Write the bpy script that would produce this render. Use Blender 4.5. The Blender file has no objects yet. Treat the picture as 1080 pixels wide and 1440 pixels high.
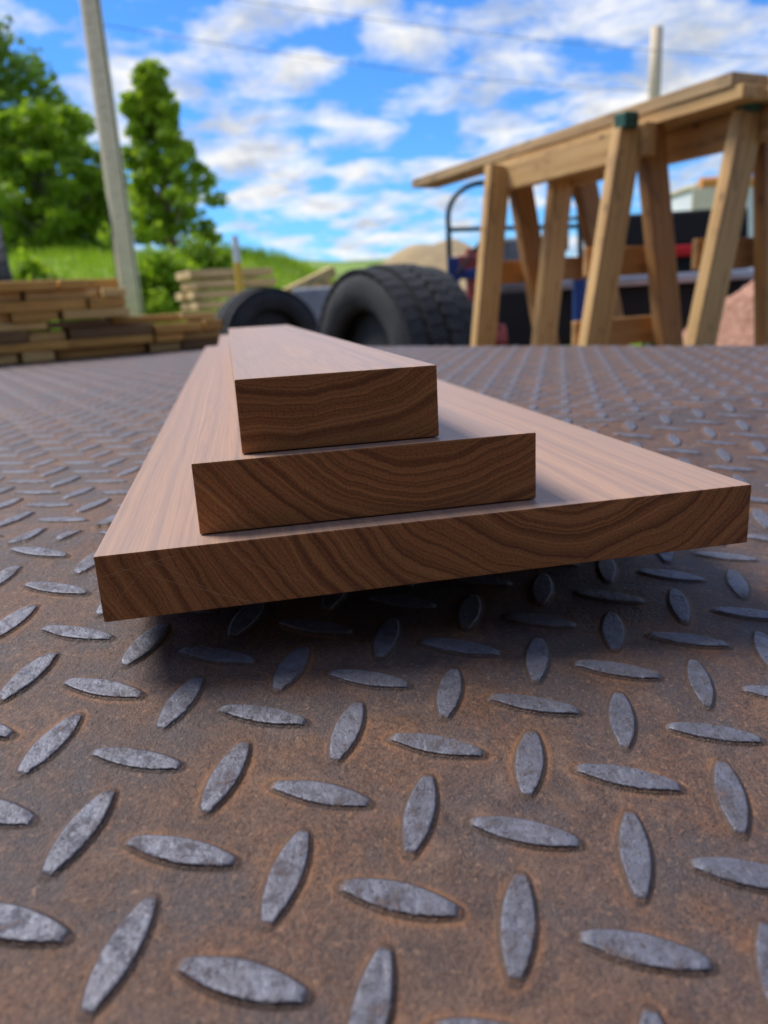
import bpy, bmesh, math, random
import numpy as np
from mathutils import Vector, Matrix
R = math.radians
random.seed(7)
rng = np.random.default_rng(11)
scene = bpy.context.scene
col = scene.collection

# ------------------------------------------------------------------ camera
F = 1069.0
PITCH, ROLL = R(15.6006), R(-3.2508)
CAM = Vector((0, 0, 0.97))
fwd = Vector((0, math.cos(PITCH), -math.sin(PITCH)))
r0 = Vector((1, 0, 0)); u0 = r0.cross(fwd)
rt = r0 * math.cos(ROLL) + u0 * math.sin(ROLL)
up = -r0 * math.sin(ROLL) + u0 * math.cos(ROLL)
cd = bpy.data.cameras.new('camera'); cam = bpy.data.objects.new('camera', cd); col.objects.link(cam)
M = Matrix((rt, up, -fwd)).transposed().to_4x4(); M.translation = CAM
cam.matrix_world = M
cd.sensor_fit = 'HORIZONTAL'; cd.sensor_width = 27; cd.lens = F / 1080 * 27
cd.clip_start = 0.01; cd.clip_end = 5000
cd.dof.use_dof = True; cd.dof.focus_distance = 0.33; cd.dof.aperture_fstop = cd.lens / 3.0
scene.camera = cam

def at(px, py, Y):
    """world point seen at photo pixel (1080x1440) at forward distance Y metres"""
    d = (px - 540) * rt + (720 - py) * up + F * fwd
    return CAM + d * (Y / d.y)

# ------------------------------------------------------------------ helpers
def tag(o, label=None, cat=None, group=None, kind=None):
    if label: o['label'] = label
    if cat: o['category'] = cat
    if group: o['group'] = group
    if kind: o['kind'] = kind
    return o
def empty(name, loc=(0, 0, 0), rz=0.0):
    o = bpy.data.objects.new(name, None); col.objects.link(o)
    o.location = loc; o.rotation_euler = (0, 0, rz); o.empty_display_size = .1
    return o
def link(name, me, mat=None, parent=None):
    o = bpy.data.objects.new(name, me); col.objects.link(o)
    if mat:
        for m in (mat if isinstance(mat, (list, tuple)) else [mat]): me.materials.append(m)
    if parent: o.parent = parent
    return o
def fin(name, bm, mat, parent=None, bevel=0.0, smooth=False, seg=1):
    if bevel > 0:
        es = [e for e in bm.edges if len(e.link_faces) == 2 and e.calc_face_angle(0) > R(30)]
        bmesh.ops.bevel(bm, geom=es, offset=bevel, segments=seg, affect='EDGES', profile=.6)
    bmesh.ops.recalc_face_normals(bm, faces=bm.faces)
    me = bpy.data.meshes.new(name); bm.to_mesh(me); bm.free()
    if smooth:
        for p in me.polygons: p.use_smooth = True
    return link(name, me, mat, parent)
def box(bm, c, s, rot=None):
    """box at centre c, full size s, optional 3x3 rotation"""
    m = Matrix.Translation(Vector(c))
    if rot is not None: m = m @ rot.to_4x4()
    m = m @ Matrix.Diagonal((s[0], s[1], s[2], 1))
    return bmesh.ops.create_cube(bm, size=1, matrix=m)['verts']
def frame(d, upv=Vector((0, 0, 1))):
    """rotation whose X axis is d"""
    d = Vector(d).normalized(); y = upv.cross(d)
    if y.length < 1e-4: y = Vector((0, 1, 0))
    y.normalize(); z = d.cross(y)
    return Matrix((d, y, z)).transposed()
def bar(bm, a, b, w, t, upv=Vector((0, 0, 1))):
    """a timber from a to b, w wide along the frame Y, t thick along the frame Z"""
    a = Vector(a); b = Vector(b)
    return box(bm, (a + b) / 2, ((b - a).length, w, t), frame(b - a, upv))
def tube(bm, pts, r, seg=12, caps=True):
    pts = [Vector(p) for p in pts]; rings = []
    rr = r if isinstance(r, (list, tuple)) else [r] * len(pts)
    prev = None
    for i, p in enumerate(pts):
        d = (pts[min(i + 1, len(pts) - 1)] - pts[max(i - 1, 0)]).normalized()
        if prev is None:
            x = d.orthogonal().normalized()
        else:
            x = (prev - d * prev.dot(d)).normalized()
        prev = x; y = d.cross(x)
        rings.append([bm.verts.new(p + (x * math.cos(a) + y * math.sin(a)) * rr[i]) for a in [2 * math.pi * k / seg for k in range(seg)]])
    for i in range(len(rings) - 1):
        for k in range(seg):
            bm.faces.new((rings[i][k], rings[i][(k + 1) % seg], rings[i + 1][(k + 1) % seg], rings[i + 1][k]))
    if caps:
        bm.faces.new(rings[0][::-1]); bm.faces.new(rings[-1])

# ------------------------------------------------------------------ materials
class NT:
    def __init__(s, name):
        s.m = bpy.data.materials.new(name); s.m.use_nodes = True
        s.t = s.m.node_tree; s.n = s.t.nodes; s.l = s.t.links
        s.b = s.n['Principled BSDF']
    def node(s, typ, **kw):
        n = s.n.new(typ)
        for k, v in kw.items():
            if k.startswith('i_'):
                key = k[2:]; key = int(key) if key.isdigit() else key
                s.put(n.inputs[key], v)
            else: setattr(n, k, v)
        return n
    def put(s, inp, v):
        if isinstance(v, bpy.types.NodeSocket): s.l.new(v, inp)
        else: inp.default_value = v
    def math(s, op, a, b=0.0, c=0.0, clamp=False):
        n = s.n.new('ShaderNodeMath'); n.operation = op; n.use_clamp = clamp
        s.put(n.inputs[0], a); s.put(n.inputs[1], b); s.put(n.inputs[2], c)
        return n.outputs[0]
    def noise(s, vec, scale, detail=3, rough=.55, dist=0.0, dim='3D', w=None):
        n = s.n.new('ShaderNodeTexNoise'); n.noise_dimensions = dim
        if dim == '1D': s.put(n.inputs['W'], w)
        else: s.put(n.inputs['Vector'], vec)
        n.inputs['Scale'].default_value = scale; n.inputs['Detail'].default_value = detail
        n.inputs['Roughness'].default_value = rough; n.inputs['Distortion'].default_value = dist
        return n.outputs['Fac']
    def ramp(s, fac, stops, interp='LINEAR'):
        n = s.n.new('ShaderNodeValToRGB'); n.color_ramp.interpolation = interp
        e = n.color_ramp.elements
        while len(e) < len(stops): e.new(.5)
        for k, (p, c) in enumerate(stops):
            e[k].position = p
            e[k].color = (c, c, c, 1) if isinstance(c, (int, float)) else (*c, 1)
        s.put(n.inputs[0], fac)
        return n.outputs[0]
    def mix(s, fac, a, b, mode='MIX'):
        n = s.n.new('ShaderNodeMix'); n.data_type = 'RGBA'; n.blend_type = mode
        s.put(n.inputs[0], fac)
        for i, v in ((6, a), (7, b)):
            if isinstance(v, tuple) and len(v) == 3: v = (*v, 1)
            s.put(n.inputs[i], v)
        return n.outputs[2]
    def mapping(s, vec, scale=(1, 1, 1), loc=(0, 0, 0), rot=(0, 0, 0)):
        n = s.n.new('ShaderNodeMapping'); s.put(n.inputs[0], vec)
        n.inputs['Scale'].default_value = scale; n.inputs['Location'].default_value = loc; n.inputs['Rotation'].default_value = rot
        return n.outputs[0]
    def obj(s): return s.n.new('ShaderNodeTexCoord').outputs['Object']
    def bump(s, h, strength=.5, dist=.001, normal=None):
        n = s.n.new('ShaderNodeBump'); n.inputs['Strength'].default_value = strength; n.inputs['Distance'].default_value = dist
        s.put(n.inputs['Height'], h)
        if normal: s.l.new(normal, n.inputs['Normal'])
        return n.outputs[0]
    def out(s, color=None, rough=None, metal=None, normal=None, spec=None):
        if color is not None: s.put(s.b.inputs['Base Color'], (*color, 1) if isinstance(color, tuple) else color)
        if rough is not None: s.put(s.b.inputs['Roughness'], rough)
        if metal is not None: s.put(s.b.inputs['Metallic'], metal)
        if normal is not None: s.put(s.b.inputs['Normal'], normal)
        if spec is not None: s.put(s.b.inputs['Specular IOR Level'], spec)
        return s.m

def plain(name, c1, c2, scale=3, rough=.6, metal=0.0, bump=0.0, bscale=20):
    t = NT(name); o = t.obj()
    n = t.noise(o, scale, 5, .6)
    colr = t.ramp(n, [(.3, c1), (.7, c2)])
    nm = t.bump(t.noise(o, bscale, 4), bump, .01) if bump else None
    return t.out(colr, rough, metal, nm)

def lumber_mat(name, c1, c2, c3, rough=.65, vary=.25, stain=.45):
    """rough softwood: long grain along local X, per-object tint"""
    t = NT(name); o = t.obj()
    g = t.noise(t.mapping(o, (1.5, 30, 30)), 1.6, 4, .6, .4)
    big = t.noise(t.mapping(o, (1, 3, 3)), 3, 3)
    c = t.ramp(g, [(.3, c1), (.55, c2), (.75, c3)])
    c = t.mix(t.math('MULTIPLY', big, .5), c, c1)
    st = t.noise(t.mapping(o, (1, 3, 3), (2.2, 1.1, .3)), 7, 5, .65, .6)
    c = t.mix(t.ramp(st, [(.56, 0.0), (.70, stain)]), c, (.06, .035, .02))
    kn = t.node('ShaderNodeTexVoronoi', i_Vector=t.mapping(o, (1, 2.2, 2.2)), i_Scale=5.5)
    c = t.mix(t.ramp(kn.outputs['Distance'], [(.05, .75), (.10, 0.0)]), c, (.09, .045, .02))
    oi = t.node('ShaderNodeObjectInfo')
    v = t.math('MULTIPLY_ADD', oi.outputs['Random'], vary * 2, 1 - vary)
    hsv = t.node('ShaderNodeHueSaturation', i_Value=v, i_Color=c)
    return t.out(hsv.outputs[0], rough, 0, t.bump(g, .3, .002))

def ipe_mat(name, cx, cz, off, freq=1.0, scratches=()):
    """solid 3-D hardwood: growth rings about an axis along the board's Y, seen as arcs on the end and streaks on the faces"""
    t = NT(name); o = t.obj()
    sep = t.node('ShaderNodeSeparateXYZ'); t.l.new(o, sep.inputs[0])
    slow = t.mapping(o, (1, .12, 1), (off, off * .7, off * .3))
    d1 = t.math('MULTIPLY_ADD', t.noise(slow, 16, 2, .45), .020, -.0100)
    d2 = t.math('MULTIPLY_ADD', t.noise(t.mapping(slow, (1, 1, 1), (3.1, 7, 1)), 16, 2, .45), .020, -.0100)
    d3 = t.math('MULTIPLY_ADD', t.noise(t.mapping(o, (1, .1, 1)), 110, 2, .5), .0022, -.0011)
    x = t.math('ADD', t.math('SUBTRACT', sep.outputs[0], cx), d1)
    z = t.math('ADD', t.math('SUBTRACT', sep.outputs[2], cz), d2)
    r = t.math('SQRT', t.math('ADD', t.math('MULTIPLY', x, x), t.math('MULTIPLY', z, z)))
    r = t.math('ADD', r, d3)
    rings = t.noise(None, 265 * freq, 4, .6, 0, '1D', t.math('ADD', r, off))
    fine = t.noise(None, 900 * freq, 2, .5, 0, '1D', r)
    grain = t.noise(t.mapping(o, (1, .02, 1)), 950, 3, .6)
    fib = t.noise(t.mapping(o, (1, .008, 1)), 420, 3, .6)
    broad = t.noise(t.mapping(o, (1, .1, 1), (off, 0, 0)), 9, 2)
    base = t.ramp(rings, [(.30, (.32, .110, .038)), (.42, (.52, .192, .062)), (.51, (.70, .285, .092)), (.70, (.82, .365, .125))])
    base = t.mix(t.math('MULTIPLY', t.ramp(fine, [(.35, 1.0), (.6, 0.0)]), .4), base, (.22, .075, .022))
    pores = t.math('MULTIPLY', t.ramp(grain, [(.40, 1.0), (.50, 0.0)]), t.ramp(rings, [(.36, 1.0), (.6, .45)]))
    base = t.mix(t.math('MULTIPLY', pores, .62), base, (.13, .052, .022))
    base = t.mix(t.math('MULTIPLY', t.ramp(fib, [(.45, 0.0), (.75, 1.0)]), .35), base, (.36, .21, .12))
    base = t.mix(t.math('MULTIPLY', t.ramp(broad, [(.35, 0.0), (.7, 1.0)]), .3), base, (.25, .10, .045))
    speck = t.noise(o, 1800, 2, .6)
    base = t.mix(t.math('MULTIPLY', t.ramp(speck, [(.6, 0.0), (.72, 1.0)]), .3), base, (.42, .26, .16))
    sn = t.node('ShaderNodeSeparateXYZ'); t.l.new(t.n['Texture Coordinate'].outputs['Normal'], sn.inputs[0])
    endg = t.math('ABSOLUTE', sn.outputs[1])                 # planed faces are paler than the end grain
    face = t.mix(t.math('MULTIPLY_ADD', broad, .3, .56), base, (.360, .275, .235))
    base = t.mix(endg, face, base)
    if scratches:                                            # thin pale scratches across the sawn end
        tot = None
        for (ax, az, bx, bz) in scratches:
            dx, dz = bx - ax, bz - az; ln = math.hypot(dx, dz); dx /= ln; dz /= ln
            px_ = t.math('SUBTRACT', sep.outputs[0], ax); pz_ = t.math('SUBTRACT', sep.outputs[2], az)
            al = t.math('ADD', t.math('MULTIPLY', px_, dx), t.math('MULTIPLY', pz_, dz))
            ac = t.math('ABSOLUTE', t.math('ADD', t.math('MULTIPLY', px_, -dz), t.math('MULTIPLY', pz_, dx)))
            m_ = t.math('MULTIPLY', t.math('LESS_THAN', ac, .00014), t.math('MULTIPLY', t.math('GREATER_THAN', al, 0), t.math('LESS_THAN', al, ln)))
            tot = m_ if tot is None else t.math('MAXIMUM', tot, m_)
        base = t.mix(t.math('MULTIPLY', t.math('MULTIPLY', tot, endg), t.math('MULTIPLY', fib, .9)), base, (.78, .50, .26))
    h = t.math('ADD', t.math('MULTIPLY', grain, .6), t.math('MULTIPLY', fib, .6))
    return t.out(base, t.math('MULTIPLY_ADD', fib, .2, .36), 0, t.bump(h, .35, .0006), .5)

# diamond plate: rusty floor, worn steel lugs; attribute 'sd' = signed distance to the lug edge in mm (inside > 0)
def plate_mat():
    t = NT('rusty_tread_plate'); o = t.obj()
    at_ = t.node('ShaderNodeAttribute', attribute_name='sd'); sd = at_.outputs['Fac']
    n_big = t.noise(o, 14, 4, .6); n_mid = t.noise(o, 70, 5, .65, .5); n_fine = t.noise(o, 620, 4, .7)
    n_gr = t.noise(o, 1700, 2, .6)
    floor = t.ramp(n_mid, [(.30, (.050, .031, .028)), (.45, (.088, .052, .042)), (.58, (.135, .078, .058)), (.74, (.215, .135, .098))])
    rusty = t.ramp(n_fine, [(.33, (.070, .030, .018)), (.52, (.150, .066, .032)), (.72, (.30, .14, .065))])
    floor = t.mix(t.ramp(n_big, [(.40, .05), (.62, .70)]), floor, rusty)
    n_b2 = t.noise(t.mapping(o, (1, 1, 1), (4.2, 1.7, 0)), 22, 4, .6)
    floor = t.mix(t.ramp(n_b2, [(.46, 0.0), (.60, .75)]), floor, (.070, .058, .064))
    n_g2 = t.noise(o, 380, 3, .75)
    floor = t.mix(t.math('MULTIPLY', t.ramp(n_fine, [(.34, 1.0), (.48, 0.0)]), .7), floor, (.045, .028, .024))
    floor = t.mix(t.math('MULTIPLY', t.ramp(n_g2, [(.56, 0.0), (.70, 1.0)]), .55), floor, (.34, .185, .105))
    n_p = t.noise(t.mapping(o, (1, 1, 1), (9, 2, 0)), 30, 5, .65, .6)
    floor = t.mix(t.ramp(n_p, [(.60, 0.0), (.74, .35)]), floor, (.36, .19, .10))
    floor = t.mix(t.math('MULTIPLY', t.ramp(n_gr, [(.62, 0.0), (.74, 1.0)]), .5), floor, (.40, .31, .26))
    sdn = t.math('ADD', sd, t.math('MULTIPLY_ADD', n_mid, 2.2, -1.1))
    halo = t.ramp(t.math('MULTIPLY_ADD', sdn, .1, .5), [(.18, 0.0), (.40, .75), (.52, .85), (.58, 0.0)])
    c = t.mix(t.math('MULTIPLY', halo, t.ramp(n_b2, [(.38, .75), (.50, .04)])), floor, t.mix(n_fine, (.20, .075, .03), (.38, .18, .075)))
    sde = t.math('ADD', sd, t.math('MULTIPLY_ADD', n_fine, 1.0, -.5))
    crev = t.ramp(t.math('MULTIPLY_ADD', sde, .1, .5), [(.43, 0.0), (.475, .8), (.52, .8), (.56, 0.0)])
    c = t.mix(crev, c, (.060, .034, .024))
    top = t.math('MULTIPLY', t.ramp(t.math('MULTIPLY_ADD', sde, .1, .5), [(.555, 0.0), (.61, .92)]),
                 t.ramp(t.noise(o, 130, 6, .75), [(.54, 1.0), (.66, .35)]))
    steel = t.ramp(t.noise(o, 120, 5, .65, 1.0), [(.30, (.118, .112, .130)), (.5, (.158, .160, .198)), (.7, (.205, .215, .268))])
    pit = t.ramp(t.noise(o, 520, 3, .65), [(.33, 1.0), (.39, 0.0)])
    steel = t.mix(t.math('MULTIPLY', pit, .75), steel, (.07, .05, .05))
    c = t.mix(top, c, steel)
    rough = t.mix(top, t.ramp(n_mid, [(.3, .48), (.7, .72)]), t.ramp(n_fine, [(.3, .42), (.7, .58)]))
    h = t.math('ADD', t.math('MULTIPLY', n_fine, .8), t.math('MULTIPLY', n_gr, .35))
    h = t.math('ADD', h, t.math('MULTIPLY', n_mid, 1.4))
    h = t.math('SUBTRACT', t.math('MULTIPLY', h, t.math('MULTIPLY_ADD', top, -.55, 1.0)), t.math('MULTIPLY', pit, .22))
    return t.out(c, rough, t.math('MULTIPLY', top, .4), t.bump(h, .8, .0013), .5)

# ------------------------------------------------------------------ tread plate deck (truck bed with a sloping tail)
O = np.array([-9.390694, 24.102476, -15.474299]) / 100
E1 = np.array([3.340316, -.796576, -.369557]) / 100
E2 = np.array([.833439, 3.333683, .347492]) / 100
NR = np.array([.0800737, -.123125, .9891554])
ZB = -.123112                                   # deck height below the camera
deck_top = CAM.z + ZB
A2 = np.array([[E1[0], E2[0]], [E1[1], E2[1]]]); A2i = np.linalg.inv(A2)
el = np.linalg.norm(E1)
k1 = el / np.hypot(E1[0], E1[1])
D2i = np.linalg.inv(np.array([[E1[0] * k1, -E1[1] * k1], [E1[1] * k1, E1[0] * k1]]))
def lug(mn):
    """signed distance (mm, inside > 0), lug height fraction"""
    m0 = np.round(mn[0]); n0 = np.round(mn[1])
    best = np.full(mn[0].shape, -30.0); hb = np.zeros(mn[0].shape)
    emm = el * 1000
    for i in (-1, 0, 1):
        for j in (-1, 0, 1):
            mi = m0 + i; nj = n0 + j
            par = (np.mod(mi + nj, 2) < .5)
            # small per-lug irregularity
            hsh = np.sin(mi * 12.9898 + nj * 78.233) * 43758.5453; hsh = hsh - np.floor(hsh)
            hs2 = np.sin(mi * 39.346 + nj * 11.135) * 24634.63; hs2 = hs2 - np.floor(hs2)
            dx = (mn[0] - mi) * emm; dy = (mn[1] - nj) * emm
            a = np.where(par, dx, dy); b = np.where(par, dy, -dx)
            b = b + a * (hs2 - .5) * .04
            L = emm * (.535 + .03 * hsh); W = emm * (.160 + .016 * hs2)
            wa = W * (1 - .68 * (np.abs(a) / L) ** 2)
            s1 = wa - np.abs(b); s2 = (L - np.abs(a))
            sd = np.minimum(s1, s2 * .45)
            # round the corner outside
            sd = np.where((s1 < 0) & (s2 < 0), -np.hypot(s1, s2), sd)
            t1 = np.clip((s1 + .8) / 2.4, 0, 1); t2 = np.clip((s2 + .4) / 5.0, 0, 1)
            h = (t1 * t1 * (3 - 2 * t1)) * (t2 * (1.6 - .6 * t2)) * (.80 + .35 * hsh)
            up_ = sd > best
            hb = np.where(up_, h, hb); best = np.where(up_, sd, best)
    return best, hb
def vnoise(x, y, s, seed):
    """cheap smooth value noise"""
    r_ = np.random.default_rng(seed); T = r_.random((64, 64))
    u = x * s; v = y * s; i = np.floor(u).astype(int); j = np.floor(v).astype(int)
    fu = u - i; fv = v - j; fu = fu * fu * (3 - 2 * fu); fv = fv * fv * (3 - 2 * fv)
    g = lambda a, b: T[a % 64, b % 64]
    return (g(i, j) * (1 - fu) + g(i + 1, j) * fu) * (1 - fv) + (g(i, j + 1) * (1 - fu) + g(i + 1, j + 1) * fu) * fv - .5
def build_plate():
    rs = [.03]
    while rs[-1] < 3.3:
        r_ = rs[-1]; rs.append(r_ + max(.00042, min(.0055, r_ * r_ / 190.0)) if r_ > .1 else r_ + .004)
    rs = np.array(rs)
    th = np.concatenate([np.linspace(-1.75, -.72, 150, endpoint=False), np.arange(-.72, .72, .00125), np.linspace(.72, 1.75, 150)])
    RR, TT = np.meshgrid(rs, th, indexing='ij')
    X = RR * np.sin(TT); Y = RR * np.cos(TT)
    zr = O[2] - (NR[0] * (X - O[0]) + NR[1] * (Y - O[1])) / NR[2]
    k = .0025
    base = np.minimum(zr, ZB)
    hh = np.clip(k - np.abs(zr - ZB), 0, None) / k
    base = base - hh * hh * k * .25
    ramp = zr < ZB
    mr = np.einsum('ij,jab->iab', A2i, np.stack([X - O[0], Y - O[1]]))
    md = np.einsum('ij,jab->iab', D2i, np.stack([X - .012, Y - .02]))
    mn = np.where(ramp, mr, md)
    sd, h = lug(mn)
    Z = base + h * .0016
    Z += vnoise(X, Y, 260, 1) * .00012 + vnoise(X, Y, 90, 2) * .0002 + vnoise(X, Y, 12, 3) * .0009 * (~ramp)
    Z -= h * np.clip(vnoise(X, Y, 420, 5) - .12, 0, 1) * .0006
    nr_, nt_ = X.shape
    V = np.stack([X, Y, Z + CAM.z], -1).reshape(-1, 3).astype(np.float32)
    # deck outline: front/right edge of the bed and left edge under the offcuts
    e1a = np.array([.1349, 2.0139]); e1b = np.array([.7395, 1.4514]); ed = (e1b - e1a) / np.linalg.norm(e1b - e1a); en = np.array([-ed[1], ed[0]])
    q1 = (V[:, 0] - e1a[0]) * en[0] + (V[:, 1] - e1a[1]) * en[1]
    u = np.array([.865, .502]); un = np.array([-.502, .865])
    q2 = (V[:, 0] + 1.067) * un[0] + (V[:, 1] - 2.2106) * un[1]
    keep = (q1 < 0) & (q2 < .42)
    idx = np.arange(nr_ * nt_).reshape(nr_, nt_)
    Q = np.stack([idx[:-1, :-1], idx[:-1, 1:], idx[1:, 1:], idx[1:, :-1]], -1).reshape(-1, 4)
    Q = Q[keep[Q].all(1)]
    used = np.zeros(len(V), bool); used[Q.ravel()] = True
    remap = np.cumsum(used) - 1; V = V[used]; Q = remap[Q]
    me = bpy.data.meshes.new('deck_plate')
    me.vertices.add(len(V)); me.vertices.foreach_set('co', V.ravel())
    me.loops.add(Q.size); me.loops.foreach_set('vertex_index', Q[:, ::-1].ravel().astype(np.int32))
    me.polygons.add(len(Q)); me.polygons.foreach_set('loop_start', np.arange(0, Q.size, 4, dtype=np.int32))
    me.polygons.foreach_set('use_smooth', np.ones(len(Q), bool))
    a = me.attributes.new('sd', 'FLOAT', 'POINT'); a.data.foreach_set('value', sd.reshape(-1)[used].astype(np.float32))
    me.update(calc_edges=True)
    return me, e1a, ed, en
PLATE = plate_mat()
bed = empty('truck_bed', (0, 1.2, 0)); tag(bed, 'rusty diamond tread plate truck bed with a sloping tail under the three boards', 'truck bed')
me, e1a, ed, en = build_plate()
p_ = link('deck_plate', me, PLATE, bed); p_.location = (0, -1.2, 0)
DARKSTEEL = plain('dark_painted_steel', (.02, .02, .022), (.05, .045, .045), 6, .55)
bm = bmesh.new()
c0 = e1a - ed * 1.1; c1 = e1a + ed * 1.6
bar(bm, (c0[0] - en[0] * .04, c0[1] - 1.2 - en[1] * .04, deck_top - .055), (c1[0] - en[0] * .04, c1[1] - 1.2 - en[1] * .04, deck_top - .055), .07, .10)
fin('side_rail', bm, DARKSTEEL, bed, .004)

# ------------------------------------------------------------------ the three hardwood boards
PSI = R(-10.4926)
dirb = Vector((math.sin(PSI), math.cos(PSI), 0)); sb = Vector((math.cos(PSI), -math.sin(PSI), 0))
ends = [.332278, .323128, .309597]; left = [.0002, -.0212322, -.0631625]; wid = [.089, .1534801, .2980229]; thk = [.0326482, .0317012, .0295071]
tops = [-.0292554, -.0292554 - thk[0], -.0292554 - thk[0] - thk[1]]
mats = [ipe_mat('ipe_narrow', -.012, .125, 1.3, 1.0), ipe_mat('ipe_middle', .030, .060, 5.7, .95), ipe_mat('ipe_wide', .062, .066, 9.2, .9, ((-.140, -.006, -.088, -.028), (-.147, -.009, -.118, -.0035), (-.128, -.003, -.100, -.024), (-.143, -.020, -.126, -.004), (-.09, -.008, -.065, -.022)))]
labs = ['narrow reddish brown hardwood board with wavy end grain on top of the stack',
        'medium width brown hardwood board sandwiched between the narrow and the widest board',
        'widest brown hardwood board at the bottom of the stack overhanging the tread plate']
LEN = [.87, 1.62, 1.78]
for i in (2, 1, 0):
    bm = bmesh.new()
    gap = .0005
    box(bm, (0, LEN[i] / 2, -thk[i] / 2 + gap / 2), (wid[i], LEN[i], thk[i] - gap))
    o = fin('hardwood_board', bm, mats[i], None, .0007, seg=2)
    p = dirb * ends[i] + sb * (left[i] + wid[i] / 2)
    o.location = (p.x, p.y, CAM.z + tops[i]); o.rotation_euler = (0, 0, -PSI)
    tag(o, labs[i], 'board')

# ------------------------------------------------------------------ offcuts piled on the far left of the bed
LUMB = lumber_mat('weathered_softwood', (.42, .25, .08), (.76, .52, .20), (.86, .68, .36), vary=.32)
DARKLUMB = lumber_mat('dark_softwood', (.12, .065, .025), (.22, .125, .05), (.32, .20, .09))  # darker brown softwood for some offcuts of the lower layers
FRESH = lumber_mat('fresh_sawn_pine', (.55, .34, .15), (.74, .52, .25), (.82, .64, .38), vary=.12)
pu = Vector((.865, .502, 0)); pn = Vector((-.502, .865, 0))
P0 = Vector((-1.067, 2.2106, 0))
def pile_s(px):   # distance along the pile front seen at a pixel column (base row)
    d = (px - 540) * rt + (720 - 500) * up + F * fwd
    # intersect ray with vertical plane of the pile front
    t_ = (P0 - CAM).dot(pn) / Vector((d.x, d.y, 0)).dot(pn)
    q = CAM + d * t_
    return (q - P0).dot(pu)
OCH = lumber_mat('ochre_offcut', (.42, .20, .04), (.72, .40, .10), (.84, .56, .20), vary=.2)
Z = deck_top + .003
prg = random.Random(5)
ordn = ['first', 'second', 'third', 'fourth', 'fifth', 'sixth', 'seventh', 'eighth']
z = 0.0; sEnd = pile_s(318); sStep = pile_s(192); s0_ = pile_s(-150)
for lay in range(8):
    h = [.030, .026, .034, .024, .026, .032, .026, .030][lay]
    lim = (sEnd if z + h < .118 else sStep) + prg.uniform(-.02, .006)
    cur = s0_ + prg.uniform(0, .06); k = 0; segs = []
    while cur < lim - .03:
        L_ = min(prg.choice([.09, .14, .19, .26]) * prg.uniform(.85, 1.15), lim - cur); segs.append((cur, L_)); cur += L_ + prg.uniform(.002, .012)
    vis = [q for q in segs if q[0] + q[1] > pile_s(0)]
    for (c0_, L_) in segs:
        seen = (c0_, L_) in vis
        dep = prg.uniform(.15, .24); sbk = prg.choice([0, .004, .012, .03, -.012]) * prg.uniform(.5, 1.2)
        mt = prg.choice([LUMB, LUMB, OCH, DARKLUMB if lay < 5 else OCH])
        hh_ = h - .0015 if prg.random() > .18 else h * .8
        bm = bmesh.new(); box(bm, (0, dep / 2, hh_ / 2), (L_, dep, hh_))
        o = fin('wood_offcut', bm, mt, None, .0025)
        c = P0 + pu * (c0_ + L_ / 2) + pn * sbk
        o.location = (c.x, c.y, Z + z); o.rotation_euler = (0, 0, math.atan2(pu.y, pu.x) + R(prg.uniform(-3, 3)))
        if seen:
            n_ = vis.index((c0_, L_)); lb = '%s offcut from the left in the %s layer from the bottom of the wood pile' % (ordn[n_], ordn[lay])
        else:
            lb = 'offcut past the left edge of the photo in the %s layer of the wood pile' % ordn[lay]
            if segs.index((c0_, L_)): lb = 'second ' + lb
        tag(o, lb, 'wood offcut', 'wood offcuts piled on the truck bed')
    z += h

# ------------------------------------------------------------------ sawhorses
HORSE = lumber_mat('sawhorse_pine', (.46, .25, .085), (.70, .43, .16), (.82, .55, .24), vary=.08)
HORSE2 = lumber_mat('sawhorse_brown_pine', (.34, .16, .052), (.52, .27, .09), (.64, .37, .14), vary=.08)
GREEN = plain('green_bracket_paint', (.008, .06, .035), (.015, .09, .05), 8, .5)
def timber(name, a, b, w, t, mat, parent, upv):
    """one timber as its own mesh whose local X runs along the grain"""
    a = Vector(a); b = Vector(b)
    bm = bmesh.new(); box(bm, (0, 0, 0), ((b - a).length, w, t))
    o = fin(name, bm, mat, parent, .002)
    o.matrix_local = Matrix.Translation((a + b) / 2) @ frame(b - a, upv).to_4x4()
    return o
APZ = CAM.z + .405
BD = Vector((.437, -.9, 0)).normalized(); SD = Vector((-BD.y, BD.x, 0))      # along the beams towards us / to the right
def foot_through(P, px, py):
    """where a leg of the frame at P, seen crossing pixel (px,py), stands on the ground"""
    d = (px - 540) * rt + (720 - py) * up + F * fwd
    q = CAM + d * ((P - CAM).dot(BD) / d.dot(BD))
    t_ = (P.z - .02) / (P.z - q.z)
    return P + (q - P) * t_
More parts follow.
